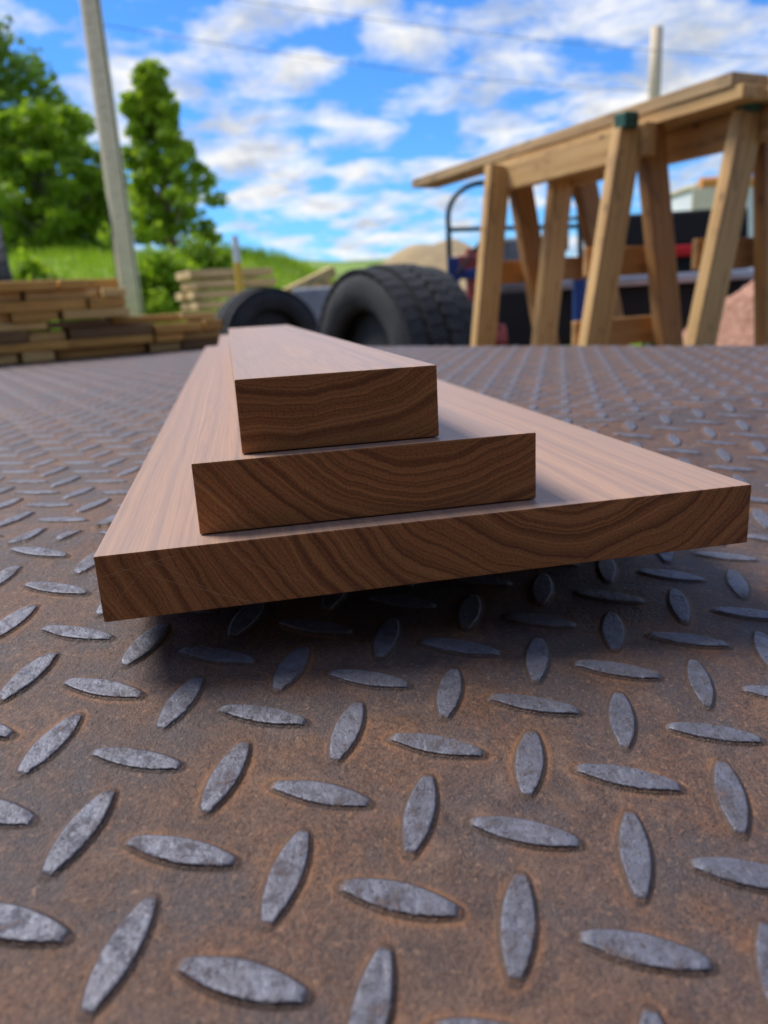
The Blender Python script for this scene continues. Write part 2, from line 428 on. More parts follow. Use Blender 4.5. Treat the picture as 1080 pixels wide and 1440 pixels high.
def sawhorse(Pf, Pn, pf, pn, label, low):
    """Pf / Pn: far and near apex; pf / pn: pixel columns of the left and right leg at the deck edge"""
    base = empty('sawhorse', ((Pf.x + Pn.x) / 2, (Pf.y + Pn.y) / 2, 0)); o0 = base.location.copy()
    tag(base, label, 'sawhorse', 'sawhorses beyond the truck bed')
    timber('beam', Pf - BD * .05 - o0, Pn + BD * .05 - o0, .040, .088, HORSE, base, Vector((0, 0, 1)))
    for P, pxs in ((Pf, pf), (Pn, pn)):
        mids = []
        for k, px in enumerate(pxs):
            sgn = -1 if k == 0 else 1
            top = P + SD * sgn * .040 + Vector((0, 0, .040))
            foot = foot_through(top, px, 486)
            timber('leg', top - o0, foot - o0, .040, .088, HORSE if k == 0 else HORSE2, base, SD)
            mids.append((top, foot))
        for n_, zc in enumerate([1.045] + ([.83] if (low and P is Pn) else [])):
            pts = [tp.lerp(ft_, (tp.z - zc) / (tp.z - ft_.z)) for tp, ft_ in mids]
            dd = (pts[1] - pts[0]).normalized()
            off = BD * (-.056)
            timber('cross_brace', pts[0] - dd * (.035 if P is Pn else -.03) + off - o0, pts[1] + dd * .05 + off - o0, .022, .085, HORSE2, base, Vector((0, 0, 1)))
    bm = bmesh.new(); box(bm, (0, 0, 0), (.05, .052, .044))
    for q in (-1, 1): box(bm, (.025 + .003, q * .016, .0), (.006, .010, .010))
    g = fin('bracket', bm, GREEN, base, .004)
    g.matrix_local = Matrix.Translation(Pn + BD * .012 + Vector((0, 0, .050)) - SD * .060 - o0) @ frame(BD).to_4x4()
    return base
A_ = Vector((.525, 3.02, APZ)); C_ = A_ + BD * .65
B_ = Vector((1.06, 2.37, APZ)) - BD * .70; D_ = Vector((1.06, 2.37, APZ)) + BD * .08
sawhorse(A_, C_, (679, 770), (834, 941), 'light pine sawhorse nearer the hardwood boards, the left one of the pair', True)
sawhorse(B_, D_, (764, 868), (984, 1082), 'light pine sawhorse farther right, cut off by the right edge of the photo', False)

PLNK = lumber_mat('weathered_plank', (.26, .15, .065), (.56, .37, .17), (.74, .53, .27), vary=.12, stain=.85)
def run(s, e, side, z, w, t, label, mat=PLNK):
    """plank parallel to the beams: s..e metres along from the left tip line, side metres to the right"""
    o_ = Vector((.535, 3.09, 0))
    a = o_ + BD * s + SD * side; b = o_ + BD * e + SD * side; a.z = b.z = CAM.z + z
    o = timber('plank', a, b, w, t, mat, None, Vector((0, 0, 1)))
    o.rotation_euler.rotate_axis('Z', R(random.uniform(-.5, .5)))
    tag(o, label, 'plank', 'planks lying on the sawhorses')
run(-.16, 1.03, .045, .4675, .085, .034, 'long plank of the lower layer above the left sawhorse beam', HORSE)
run(-.75, 1.00, .070, .5025, .14, .034, 'longest plank of the top layer with its tip overhanging to the left')
run(-.06, 1.06, .155, .4675, .11, .034, 'dark stained plank of the lower layer between the two sawhorses')
run(-.30, 1.20, .225, .5025, .14, .032, 'top layer plank lying just right of the overhanging one')
run(-.05, 1.30, .300, .4675, .14, .034, 'lower layer plank resting over the right sawhorse')
run(.10, 1.32, .375, .5025, .14, .032, 'rightmost top layer plank over the right sawhorse')

# ------------------------------------------------------------------ ground
def ground_h(x, y):
    """rising grass bank behind on the left, low hills behind"""
    r_ = math.hypot(x, y)
    h = 0.0
    a = math.atan2(x, y)                       # azimuth, + right
    t_ = min(max((y - 9) / 14.0, 0), 1); t_ = t_ * t_ * (3 - 2 * t_)
    left = 1 / (1 + math.exp((a + .06) * 26))
    h += t_ * 2.55 * left + t_ * .5 * (1 - left)
    t2 = min(max((r_ - 40) / 120.0, 0), 1)
    h += t2 * (9.5 + 4 * math.sin(a * 7 + 1.0) + 2 * math.sin(a * 17)) * (.55 + .45 * left)
    t3 = min(max((r_ - 300) / 900.0, 0), 1)
    h += t3 * 25
    h += .12 * math.sin(x * .9) * math.cos(y * .7) * min(max((y - 8) / 6, 0), 1)
    return h
def gmat():
    t = NT('yard_ground'); o = t.obj()
    g = t.ramp(t.noise(o, 1.2, 6, .7), [(.3, (.13, .20, .02)), (.5, (.22, .34, .025)), (.7, (.34, .42, .06))])
    far = t.noise(t.mapping(o, (.02, .02, .02)), 2, 4)
    g = t.mix(t.ramp(far, [(.45, 0.0), (.6, .6)]), g, (.05, .10, .02))
    dirt = t.ramp(t.noise(o, 2.5, 6, .7), [(.3, (.11, .085, .06)), (.7, (.24, .19, .14))])
    sep = t.node('ShaderNodeSeparateXYZ'); t.l.new(o, sep.inputs[0])
    d = t.math('ADD', sep.outputs[1], t.math('MULTIPLY', t.noise(o, .5, 4), 5))
    c = t.mix(t.ramp(t.math('MULTIPLY', d, .05), [(.48, 0.0), (.56, 1.0)]), dirt, g)
    return t.out(c, .9, 0, t.bump(t.noise(o, 6, 5), .8, .05))
bm = bmesh.new()
rad = [0, .5, 1, 2, 3, 4.5, 6, 7, 8, 9, 10, 11, 12, 13, 14, 15, 16.5, 18, 19.5, 21, 23, 26, 30, 36, 44, 55, 70, 90, 115, 140, 165, 200, 260, 330, 430, 560, 750, 1000, 1400, 2000, 3000]
NA = 180; rows = []
for r_ in rad:
    rows.append([bm.verts.new((r_ * math.sin(2 * math.pi * k / NA), r_ * math.cos(2 * math.pi * k / NA), ground_h(r_ * math.sin(2 * math.pi * k / NA), r_ * math.cos(2 * math.pi * k / NA)))) for k in range(NA)] if r_ else [bm.verts.new((0, 0, 0))])
for i in range(len(rows) - 1):
    for k in range(NA):
        if i == 0: bm.faces.new((rows[0][0], rows[1][k], rows[1][(k + 1) % NA]))
        else: bm.faces.new((rows[i][k], rows[i + 1][k], rows[i + 1][(k + 1) % NA], rows[i][(k + 1) % NA]))
tag(fin('ground', bm, gmat(), None, 0, True), kind='structure')

# ------------------------------------------------------------------ foliage
def leaf_mat(name, c1, c2, c3, trans=.5):
    t = NT(name); o = t.obj()
    big = t.noise(o, .9, 3, .6)
    gi = t.node('ShaderNodeNewGeometry').outputs['Random Per Island']
    c = t.ramp(gi, [(0.0, c1), (.55, c2), (1.0, c3)])
    c = t.mix(t.ramp(big, [(.4, 0.0), (.62, .6)]), c, c3)
    t.out(c, .55, 0)
    tr = t.node('ShaderNodeBsdfTranslucent', i_Color=c)
    mx = t.node('ShaderNodeMixShader', i_0=trans)
    t.l.new(t.b.outputs[0], mx.inputs[1]); t.l.new(tr.outputs[0], mx.inputs[2])
    t.l.new(mx.outputs[0], t.n['Material Output'].inputs['Surface'])
    return t.m
def leaves_mesh(name, centres, size, mat, parent=None):
    """many small rhombic leaves at numpy points"""
    n = len(centres)
    nrm = rng.normal(size=(n, 3)); nrm[:, 2] += .6; nrm /= np.linalg.norm(nrm, axis=1)[:, None]
    t1 = np.cross(nrm, rng.normal(size=(n, 3))); t1 /= np.linalg.norm(t1, axis=1)[:, None]
    t2 = np.cross(nrm, t1); s = size * rng.uniform(.6, 1.3, n)[:, None]
    V = np.stack([centres - t1 * s, centres - t2 * s * .55, centres + t1 * s, centres + t2 * s * .55], 1).reshape(-1, 3)
    me = bpy.data.meshes.new(name)
    me.vertices.add(len(V)); me.vertices.foreach_set('co', V.ravel().astype(np.float32))
    me.loops.add(4 * n); me.loops.foreach_set('vertex_index', np.arange(4 * n, dtype=np.int32))
    me.polygons.add(n); me.polygons.foreach_set('loop_start', np.arange(0, 4 * n, 4, dtype=np.int32))
    me.update(calc_edges=True)
    return link(name, me, mat, parent)
BARK = plain('bark', (.10, .075, .055), (.22, .17, .13), 6, .9, 0, .8, 30)
PALEBARK = plain('pale_bark', (.25, .18, .13), (.42, .31, .24), 6, .9, 0, .5, 30)
def tree(name, base, H, W, mat, n, label, cone=False, bare=.15, clumps=46, lsize=.13, bark=BARK, group=None):
    root = empty(name, base); tag(root, label, 'tree', group)
    bm = bmesh.new()
    pts = [Vector((math.sin(k * 1.3) * .08 * W * .2, math.cos(k) * .02 * W, H * .95 * k / 7)) for k in range(8)]
    rad_ = [W * .035 * (1 - .12 * k) + .02 for k in range(8)]
    tube(bm, pts, rad_, 9)
    cs = []
    for i in range(clumps):
        f = bare + (1 - bare) * ((i + .5) / clumps)
        if cone: rr = W * .46 * min(1, .20 + 1.15 * (1 - f)) * random.uniform(.2, 1.0)
        else: rr = W * .5 * math.sqrt(max(0, 1 - ((f - .5) / .56) ** 2)) * random.uniform(.35, 1.0)
        a = i * 2.4 + random.uniform(-.4, .4)
        c = Vector((rr * math.cos(a), rr * math.sin(a), H * f))
        cs.append((c, (W * (.085 + .055 * (1 - f) if cone else .13)) * random.uniform(.6, 1.2) * .78))
        if i % 2 == 0:
            st = Vector((0, 0, max(H * bare * .7, H * f - rr * .8)))
            tube(bm, [st, st.lerp(c, .5) + Vector((0, 0, .04 * H * .3)), c], [W * .011 + .01, W * .007 + .008, .008], 5)
    fin('trunk', bm, bark, root, 0, True)
    P = []
    per = n // clumps
    for c, s in cs:
        d = rng.normal(size=(per, 3)); d /= np.linalg.norm(d, axis=1)[:, None]
        rr = rng.random(per)[:, None] ** .45 * s * np.array([1.25, 1.25, .8])
        P.append(np.array(c) + d * rr)
    leaves_mesh('crown', np.concatenate(P), lsize, mat, root)
    return root
LF1 = leaf_mat('broad_leaves', (.12, .23, .006), (.23, .38, .012), (.36, .50, .03))
LF2 = leaf_mat('dark_leaves', (.065, .14, .012), (.13, .24, .018), (.22, .36, .03))
LFB = leaf_mat('birch_leaves', (.16, .28, .01), (.29, .44, .015), (.42, .56, .04), trans=.55)
LF3 = leaf_mat('bright_leaves', (.15, .28, .008), (.27, .43, .012), (.38, .52, .03))
def tree_px(name, px, pbase, ptop, pw, Y, mat, n, label, **k):
    b = at(px, pbase, Y); t_ = at(px, ptop, Y); H = t_.z - b.z
    W = pw / F * (b - CAM).length
    g = ground_h(b.x, b.y)
    extra = b.z - g
    return tree(name, (b.x, b.y, g - .1), H + extra + .1, W, mat, n, label, **k)
tree_px('broadleaf_tree', -12, 380, 36, 245, 30, LF2, 12000, 'tall dark leafy tree at the left edge of the photo, sparse at the top', bare=.1, clumps=110, lsize=.17, group='trees behind the yard')
tree_px('broadleaf_tree', 88, 385, 160, 170, 25, LF1, 13000, 'rounded mid green tree between the tall dark tree and the wooden pole', bare=.05, clumps=90, lsize=.13, group='trees behind the yard')
tree_px('broadleaf_tree', 160, 385, 235, 95, 29, LF2, 8000, 'small dark green tree directly behind the wooden pole', bare=.05, clumps=30, lsize=.14, group='trees behind the yard')
tree_px('birch_tree', 246, 395, 92, 160, 22, LFB, 9000, 'slender pyramidal green tree with a pale trunk right of the wooden pole', cone=True, bare=.12, clumps=100, lsize=.115, bark=PALEBARK, group='trees behind the yard')
# shrubs and undergrowth on the bank
def shrub(px, py, w, h, Y, mat, label, n=2600, ls=.07):
    b = at(px, py, Y); g = ground_h(b.x, b.y); W = w / F * Y; Hh = h / F * Y
    root = empty('shrub', (b.x, b.y, g)); tag(root, label, 'shrub', 'shrubs on the grass bank')
    bm = bmesh.new()
    top = max(.5, b.z - g + Hh)
    for k in range(7):
        a = k * .9; e = Vector((math.cos(a) * W * .35, math.sin(a) * W * .35, top * random.uniform(.6, .9)))
        tube(bm, [(0, 0, -.05), e * .5 + Vector((0, 0, .1)), e], [.03, .02, .008], 5)
    fin('stem', bm, BARK, root)
    P = []
    for k in range(26):
        a = random.uniform(0, 6.28); rr = W * .5 * math.sqrt(random.random()); f = random.uniform(.15, 1) * (1 - .45 * (2 * rr / W) ** 2)
        c = np.array([rr * math.cos(a), rr * math.sin(a), top * f * .92])
        d = rng.normal(size=(n // 26, 3)) * W * .085; P.append(c + d)
    leaves_mesh('foliage', np.concatenate(P), ls, mat, root)
shrub(228, 440, 105, 78, 15, LF3, 'bright green bush at the foot of the pyramidal tree', 5200)
shrub(290, 440, 70, 95, 17, LF1, 'mid green bush right of the pyramidal tree behind the pale lumber', 3600)
shrub(45, 440, 95, 78, 14, LF3, 'bright lime green bush behind the left end of the offcut pile', 5200)
shrub(120, 440, 90, 52, 13, LF3, 'low lime green bush just left of the wooden pole', 3800)
# grass blades on the bank (uncountable)
def grass():
    n = 26000
    x = rng.uniform(-14, 4, n); y = rng.uniform(10, 24, n)
    V = []; 
    hz = np.array([ground_h(a, b) for a, b in zip(x, y)])
    hgt = rng.uniform(.10, .34, n); ang = rng.uniform(0, 6.28, n); w = .012 + .01 * rng.random(n)
    bx = np.cos(ang) * w; by = np.sin(ang) * w; lx = rng.normal(size=n) * .07; ly = rng.normal(size=n) * .07
    a = np.stack([x - bx, y - by, hz - .02], 1); b = np.stack([x + bx, y + by, hz - .02], 1); c = np.stack([x + lx, y + ly, hz + hgt], 1)
    V = np.stack([a, b, c], 1).reshape(-1, 3)
    me = bpy.data.meshes.new('grass'); me.vertices.add(3 * n); me.vertices.foreach_set('co', V.ravel().astype(np.float32))
    me.loops.add(3 * n); me.loops.foreach_set('vertex_index', np.arange(3 * n, dtype=np.int32))
    me.polygons.add(n); me.polygons.foreach_set('loop_start', np.arange(0, 3 * n, 3, dtype=np.int32)); me.update(calc_edges=True)
    o = link('grass', me, LF3); tag(o, 'bright green rough grass covering the bank behind the yard', 'grass', kind='stuff')
grass()

# ------------------------------------------------------------------ utility poles and wires
POLE = lumber_mat('weathered_pole', (.52, .40, .26), (.78, .64, .46), (.86, .76, .60), vary=.05)
def pole(px, py, Y, r_b, r_t, ztop, label, crossarm=False):
    b = at(px, py, Y); g = ground_h(b.x, b.y) - .2
    root = empty('utility_pole', (b.x, b.y, g)); tag(root, label, 'utility pole', 'wooden utility poles')
    bm = bmesh.new(); H = ztop - g
    tube(bm, [(0, 0, H * k / 6) for k in range(7)], [r_b + (r_t - r_b) * k / 6 for k in range(7)], 16)
    s = fin('shaft', bm, POLE, root, 0, True)
    bm = bmesh.new(); tube(bm, [(r_b * .9, -r_b * .4, .1), (r_t * .95, -r_t * .5, H)], .012, 6)
    fin('ground_wire', bm, DARKSTEEL, root)
    return b
pb = pole(182, 400, 12, .155, .13, 8.4, 'tall wooden utility pole standing left among the trees, top out of frame')
pr_t = at(922, 38, 17)
pole(922, 60, 17, .125, .105, pr_t.z, 'distant wooden utility pole rising above the planks on the sawhorses')
WIRE = plain('wire_black', (.03, .03, .035), (.05, .05, .06), 5, .6)
def wire(a, b, sag, label):
    a = Vector(a); b = Vector(b); bm = bmesh.new()
    tube(bm, [a.lerp(b, k / 20) - Vector((0, 0, sag * 4 * (k / 20) * (1 - k / 20))) for k in range(21)], .0045, 6)
    o = fin('power_line', bm, WIRE, None, 0, True); tag(o, label, 'power line', 'overhead wires')
wire(at(120, 30, 12), at(922, 128, 17), .15, 'lower overhead wire crossing the sky from the left pole')
wire(at(150, -30, 12), at(1180, 85, 19), .2, 'upper overhead wire crossing the sky to the right edge')
bm = bmesh.new(); g0 = at(128, 60, 12.2); g1 = at(162, 420, 11.6)
tube(bm, [g0, g1 - Vector((0, 0, 1.4))], .014, 6)
tag(fin('guy_cable', bm, WIRE), 'thin dark cable running down just left of the wooden pole', 'cable')

# ------------------------------------------------------------------ tyres
SHADEFILL = plain('hollow_shade_black', (.008, .008, .009), (.02, .018, .017), 5, .7)  # near-black colour painting the shade inside the hollow tyres
RUB = plain('tyre_rubber', (.014, .015, .017), (.038, .040, .043), 9, .85, 0, .5, 60)
def tyre(loc, rot, Ro, Wd, label, group='old tyres lying beyond the truck bed', n=64, inner=.56):
    """hollow tyre, axis along local X: carcass with bulging sidewalls, hollow inside, tread blocks"""
    root = empty('tyre', loc); root.rotation_euler = rot; tag(root, label, 'tyre', group)
    prof = [(-.36, inner), (-.46, inner + .06), (-.50, .74), (-.49, .84), (-.44, .91), (-.30, .945), (0, .955), (.30, .945), (.44, .91), (.49, .84), (.50, .74), (.46, inner + .06), (.36, inner),
            (.40, inner + .10), (.43, .78), (.34, .88), (0, .90), (-.34, .88), (-.43, .78), (-.40, inner + .10)]
    bm = bmesh.new(); rings = []
    for k in range(n):
        a = 2 * math.pi * k / n
        rings.append([bm.verts.new((p[0] * Wd, p[1] * Ro * math.cos(a), p[1] * Ro * math.sin(a))) for p in prof])
    m = len(prof)
    for k in range(n):
        for j in range(m):
            bm.faces.new((rings[k][j], rings[(k + 1) % n][j], rings[(k + 1) % n][(j + 1) % m], rings[k][(j + 1) % m]))
    fin('carcass', bm, RUB, root, 0, True)
    bm = bmesh.new(); nb = 44
    for k in range(nb):
        for row, (xc, xw, ro) in enumerate(((-.37, .20, .925), (-.125, .20, .955), (.125, .20, .955), (.37, .20, .925))):
            a = 2 * math.pi * (k + (.5 if row % 2 else 0)) / nb
            m_ = Matrix.Rotation(a, 4, 'X') @ Matrix.Translation((xc * Wd, 0, ro * Ro + .012 * Ro)) @ Matrix.Rotation(R(10 if row < 2 else -10), 4, 'Z')
            sz = 2 * math.pi * Ro / nb * .88
            bmesh.ops.create_cube(bm, size=1, matrix=m_ @ Matrix.Diagonal((xw * Wd, sz, 0.036 * Ro, 1)))
    fin('tread', bm, RUB, root, .004)
    bm = bmesh.new(); tube(bm, [(-.30 * Wd, 0, 0), (-.22 * Wd, 0, 0), (.22 * Wd, 0, 0), (.30 * Wd, 0, 0)], [Ro * .22, Ro * (inner + .03), Ro * (inner + .03), Ro * .22], 36)
    fin('rim_or_shade_disc', bm, SHADEFILL, root, .004)  # added dark disc closes the see-through hole, standing for shade in the hollow
    return root
tb = at(556, 369, 4.5)
tyre((tb.x - .03, tb.y, tb.z - .575), (0, 0, R(31)), .575, .50, 'large black tyre standing upright behind the boards with its hollow side facing left')
ts = at(368, 402, 6.6)
tyre((ts.x, ts.y, ts.z - .46), (0, 0, R(-56)), .46, .34, 'smaller black tyre behind the far end of the boards, left of the large one')
tl = at(-58, 290, 5.2)
tyre((tl.x, tl.y, .80), (0, 0, R(25)), .80, .45, 'tall black tyre cut off by the left edge of the photo above the offcuts')

# ------------------------------------------------------------------ pale lumber stack
s0 = at(270, 378, 8.2); s1 = at(382, 378, 8.6)
ld = (s1 - s0); ld.z = 0; LL = ld.length; ldn = ld.normalized(); lnn = Vector((-ldn.y, ldn.x, 0))
ztp = s0.z
for lay in range(10):
    zc = ztp - .05 - lay * .105
    if zc < .08: break
    for c in range(2):
        bm = bmesh.new(); box(bm, (0, 0, 0), (LL * random.uniform(.95, 1.05), .30, .075))
        o = fin('pale_board', bm, FRESH, None, .004)
        p = s0 + ldn * (LL / 2 + random.uniform(-.05, .05)) + lnn * (.16 + c * .33); o.location = (p.x, p.y, zc)
        o.rotation_euler = (0, 0, math.atan2(ldn.y, ldn.x) + R(random.uniform(-1, 1)))
        nth = ['topmost', 'second', 'third', 'fourth', 'fifth', 'sixth', 'seventh', 'eighth', 'ninth', 'tenth'][lay]
        tag(o, '%s board from the top in the %s tier of the pale lumber stack' % (nth, ['front', 'back'][c]) if lay else 'topmost board in the %s tier of the pale lumber stack' % ['front', 'back'][c], 'board', 'pale boards stacked behind the tyres')
# stickers between layers
bm = bmesh.new(); bm2 = bmesh.new()
# marker post, white top and yellow foot
mp = at(330, 332, 7.7)
post = empty('marker_post', (mp.x, mp.y, 0)); tag(post, 'thin marker post, white above and yellow below, before the pale lumber', 'post')
bm.free(); bm2.free()
bm = bmesh.new(); tube(bm, [(0, 0, mp.z - .24), (0, 0, mp.z)], .032, 12); fin('white_cap', bm, plain('white_paint', (.7, .7, .7), (.8, .8, .8), 5, .5), post)
bm = bmesh.new(); tube(bm, [(0, 0, 0), (0, 0, mp.z - .24)], .034, 12); fin('yellow_sleeve', bm, plain('yellow_paint', (.72, .42, .03), (.8, .5, .05), 5, .5), post)
# slanted timbers
YEL = lumber_mat('yellow_pine', (.50, .33, .11), (.66, .47, .18), (.75, .58, .27), vary=.05)
for k, (a, b, Y, lb) in enumerate([((392, 418), (468, 381), 7.9, 'upper yellow timber slanting up to the right between the tyres'), ((400, 430), (462, 396), 8.1, 'lower yellow timber slanting behind the upper one between the tyres')]):
    A3 = at(a[0], a[1], Y); B3 = at(b[0], b[1], Y + .3); d = (B3 - A3).normalized()
    o = timber('slanted_timber', A3 - d * .3, B3, .12, .10, YEL, None, Vector((0, 0, 1))); tag(o, lb, 'timber', 'yellow timbers leaning between the tyres')
    if k == 0: tip = B3.copy()
# trestle block holding the timbers
gb = at(446, 404, 7.3)
root = empty('concrete_block', (gb.x, gb.y, 0)); tag(root, 'grey concrete block under the yellow timbers between the tyres', 'concrete block')
bm = bmesh.new(); box(bm, (0, 0, (gb.z) / 2), (.42, .45, gb.z)); o = fin('block', bm, plain('concrete', (.25, .26, .27), (.38, .39, .41), 8, .9, 0, .5, 40), root, .02)
bm = bmesh.new(); tube(bm, [(-.08, 0, gb.z - .01), (-.06, 0, gb.z + .06), (.06, 0, gb.z + .06), (.08, 0, gb.z - .01)], .01, 6); fin('lifting_loop', bm, DARKSTEEL, root)

# ------------------------------------------------------------------ tan mound and red gravel heap
def heap(name, c, rx, ry, h, mat, label, cat, seed=0, lumps=.12):
    bm = bmesh.new(); rg = random.Random(seed)
    bmesh.ops.create_grid(bm, x_segments=44, y_segments=44, size=1)
    for v in bm.verts:
        x, y = v.co.x, v.co.y; rr = min(1.35, math.hypot(x, y))
        z = max(0, 1 - rr) ** .9
        z *= 1 + lumps * (math.sin(x * 7 + seed) * math.cos(y * 6) + .5 * math.sin(x * 17 + y * 13))
        v.co = Vector((x * rx, y * ry, z * h - .06 + rg.uniform(-.3, .3) * lumps * .08 * h))
    o = fin(name, bm, mat, None, 0, True); o.location = c; tag(o, label, cat); return o
TAN = plain('dry_earth', (.30, .21, .11), (.46, .34, .19), 1.5, .95, 0, .9, 5)
mh = at(590, 341, 21)
heap('earth_mound', (mh.x + .8, mh.y, ground_h(mh.x, mh.y)), 5.2, 4, mh.z - ground_h(mh.x, mh.y) + .1, TAN, 'long tan earth mound behind the large tyre against the sky', 'earth mound', 3)
RED = plain('red_gravel', (.24, .10, .06), (.52, .29, .20), 22, .95, 0, 1.0, 30)
rg_ = at(1062, 362, 5.2)
heap('gravel_heap', (rg_.x + .05, rg_.y, 0), 1.0, 1.0, rg_.z + .05, RED, 'reddish gravel heap at the right edge between the sawhorse legs', 'gravel heap', 5, .08)

# ------------------------------------------------------------------ blue frame cart
BLUE = plain('blue_paint', (.012, .035, .16), (.02, .06, .24), 6, .45, .0)
TEAL = plain('dark_teal_tube', (.012, .045, .06), (.025, .07, .09), 6, .4, .2)
REDP = plain('faded_red_paint', (.20, .025, .02), (.36, .06, .05), 6, .5)
GREYM = plain('grey_metal', (.16, .17, .18), (.30, .31, .32), 8, .5, .3)
Yc = 5.0
b0 = at(634, 470, Yc); cart = empty('trolley', (b0.x, b0.y, 0)); tag(cart, 'blue steel frame trolley with a rounded hoop and red motor left of the sawhorses', 'trolley')
def L(px, py, Y=Yc): return at(px, py, Y) - Vector((b0.x, b0.y, 0))
bm = bmesh.new()
hp = [L(633, 402)] + [L(631, 330)]
for k in range(0, 9):
    a = math.pi - k / 8 * math.pi / 2
    hp.append(L(680 + 50 * math.cos(a), 305 - 48 * math.sin(a)))
hp += [L(760, 252), L(775, 253)]
for k in range(1, 7):
    a = math.pi / 2 - k / 6 * math.pi / 2
    hp.append(L(775 + 40 * math.cos(a), 300 - 46 * math.sin(a)))
hp += [L(817, 400)]
tube(bm, hp, .017, 10); fin('hoop', bm, TEAL, cart, 0, True)
bm = bmesh.new(); tube(bm, [L(631, 323), L(817, 318)], .014, 8); fin('crossbar', bm, TEAL, cart)
bm = bmesh.new(); tube(bm, [L(642, 385, 4.95), L(690, 322, 4.95)], .010, 8); fin('brace_rod', bm, DARKSTEEL, cart)
bm = bmesh.new()
bm.free()
for px in (637, 815):
    bm = bmesh.new(); a = L(px, 362); b = L(px + 1, 430); b.z = .28
    bar(bm, a, b, .07, .07)
    fin('upright', bm, BLUE, cart, .005)
bm = bmesh.new(); bar(bm, L(640, 386), L(812, 381), .05, .06); fin('upper_rail', bm, BLUE, cart, .005)
bm = bmesh.new(); a = L(640, 386); a.z = .42; b = L(812, 381); b.z = .42; bar(bm, a, b, .06, .08)
c_ = a + Vector((.1, .55, 0)); d_ = b + Vector((.1, .55, 0)); bar(bm, c_, d_, .06, .08); bar(bm, a, c_, .06, .08); bar(bm, b, d_, .06, .08)
fin('chassis', bm, BLUE, cart, .005)
bm = bmesh.new(); e = L(668, 415, 5.3); box(bm, (e.x, e.y, .62), (.30, .35, .30)); tube(bm, [(e.x - .16, e.y - .1, .66), (e.x + .18, e.y - .1, .66)], .11, 14)
for k in range(6): box(bm, (e.x - .1 + k * .045, e.y, .79), (.012, .3, .07))
mo = fin('motor', bm, REDP, cart, .006)
bm = bmesh.new(); e2 = L(665, 372, 5.4); box(bm, (e2.x, e2.y, e2.z), (.22, .2, .12)); tube(bm, [(e2.x, e2.y, e2.z - .25), (e2.x, e2.y, e2.z + .1)], .05, 12); fin('air_filter', bm, REDP, mo, .01)
bm = bmesh.new(); e3 = L(735, 345, 5.4); box(bm, (e3.x, e3.y, e3.z - .12), (.32, .06, .34)); fin('grey_panel', bm, GREYM, cart, .02)
for sx in (0, 1):
    for sy in (0, 1):
        w_ = (a if sx == 0 else b) + Vector((.03 if sx else -.03, .08 + .4 * sy, 0))
        bm = bmesh.new(); tube(bm, [(w_.x - .05, w_.y, .2), (w_.x + .05, w_.y, .2)], .2, 24); wh = fin('wheel', bm, RUB, cart, .02)
        bm = bmesh.new(); tube(bm, [(w_.x - .056, w_.y, .2), (w_.x + .056, w_.y, .2)], .09, 18); fin('rim_or_shade_disc', bm, GREYM, wh, .004)

# ------------------------------------------------------------------ dark truck, rear end toward us
BLACK = plain('black_paint', (.003, .003, .003), (.006, .006, .006), 4, .8)
REDL = plain('red_lens', (.45, .01, .012), (.60, .02, .02), 4, .25)
CHROME = plain('bumper_metal', (.35, .37, .42), (.50, .52, .58), 5, .35, .7)
Yt = 6.4
k0 = at(905, 420, Yt); ca = empty('dark_truck', (k0.x, k0.y, 0)); ca.rotation_euler = (0, 0, R(-6))
tag(ca, 'black truck with a red stripe and metal bumper parked behind the sawhorses', 'truck')
tz = at(935, 297, Yt).z
wT = 1.70
bm = bmesh.new()
vs = box(bm, (.25, .35, (tz + .95) / 2), (1.15, .7, tz - .95))
for v in bm.verts:
    if v.co.z > 1.3: v.co.x = .25 + (v.co.x - .25) * .94; v.co.y = .35 + (v.co.y - .35) * .9
box(bm, (-.25, 1.35, .76), (wT + .5, 3.2, .46))
fin('body', bm, BLACK, ca, .04, seg=3)
bm = bmesh.new(); box(bm, (.28, -.032, 1.21), (.80, .05, .085)); fin('tail_stripe', bm, REDL, ca, .01)
bm = bmesh.new(); box(bm, (.1, -.29, .985 + .02), (1.9, .12, .075)); bar(bm, (-.5, -.25, .93), (-.5, .1, .8), .05, .1); bar(bm, (.7, -.25, .93), (.7, .1, .8), .05, .1); fin('bumper', bm, CHROME, ca, .02, seg=2)
bm = bmesh.new(); tube(bm, [(-.62, .02, tz - .25), (-.62, -.0, tz - .02), (-.5, .0, tz + .0)], .02, 8); fin('grab_rail', bm, DARKSTEEL, ca)
for sx in (-1, 1):
    for yy in (.35, 2.5):
        bm = bmesh.new(); tube(bm, [(-.25 + sx * 1.0 - .1, yy, .36), (-.25 + sx * 1.0 + .1, yy, .36)], .36, 32); wh = fin('wheel', bm, RUB, ca, .03)
        bm = bmesh.new(); tube(bm, [(-.25 + sx * 1.0 - .11, yy, .36), (-.25 + sx * 1.0 + .11, yy, .36)], .19, 24); fin('rim_or_shade_disc', bm, GREYM, wh, .01)

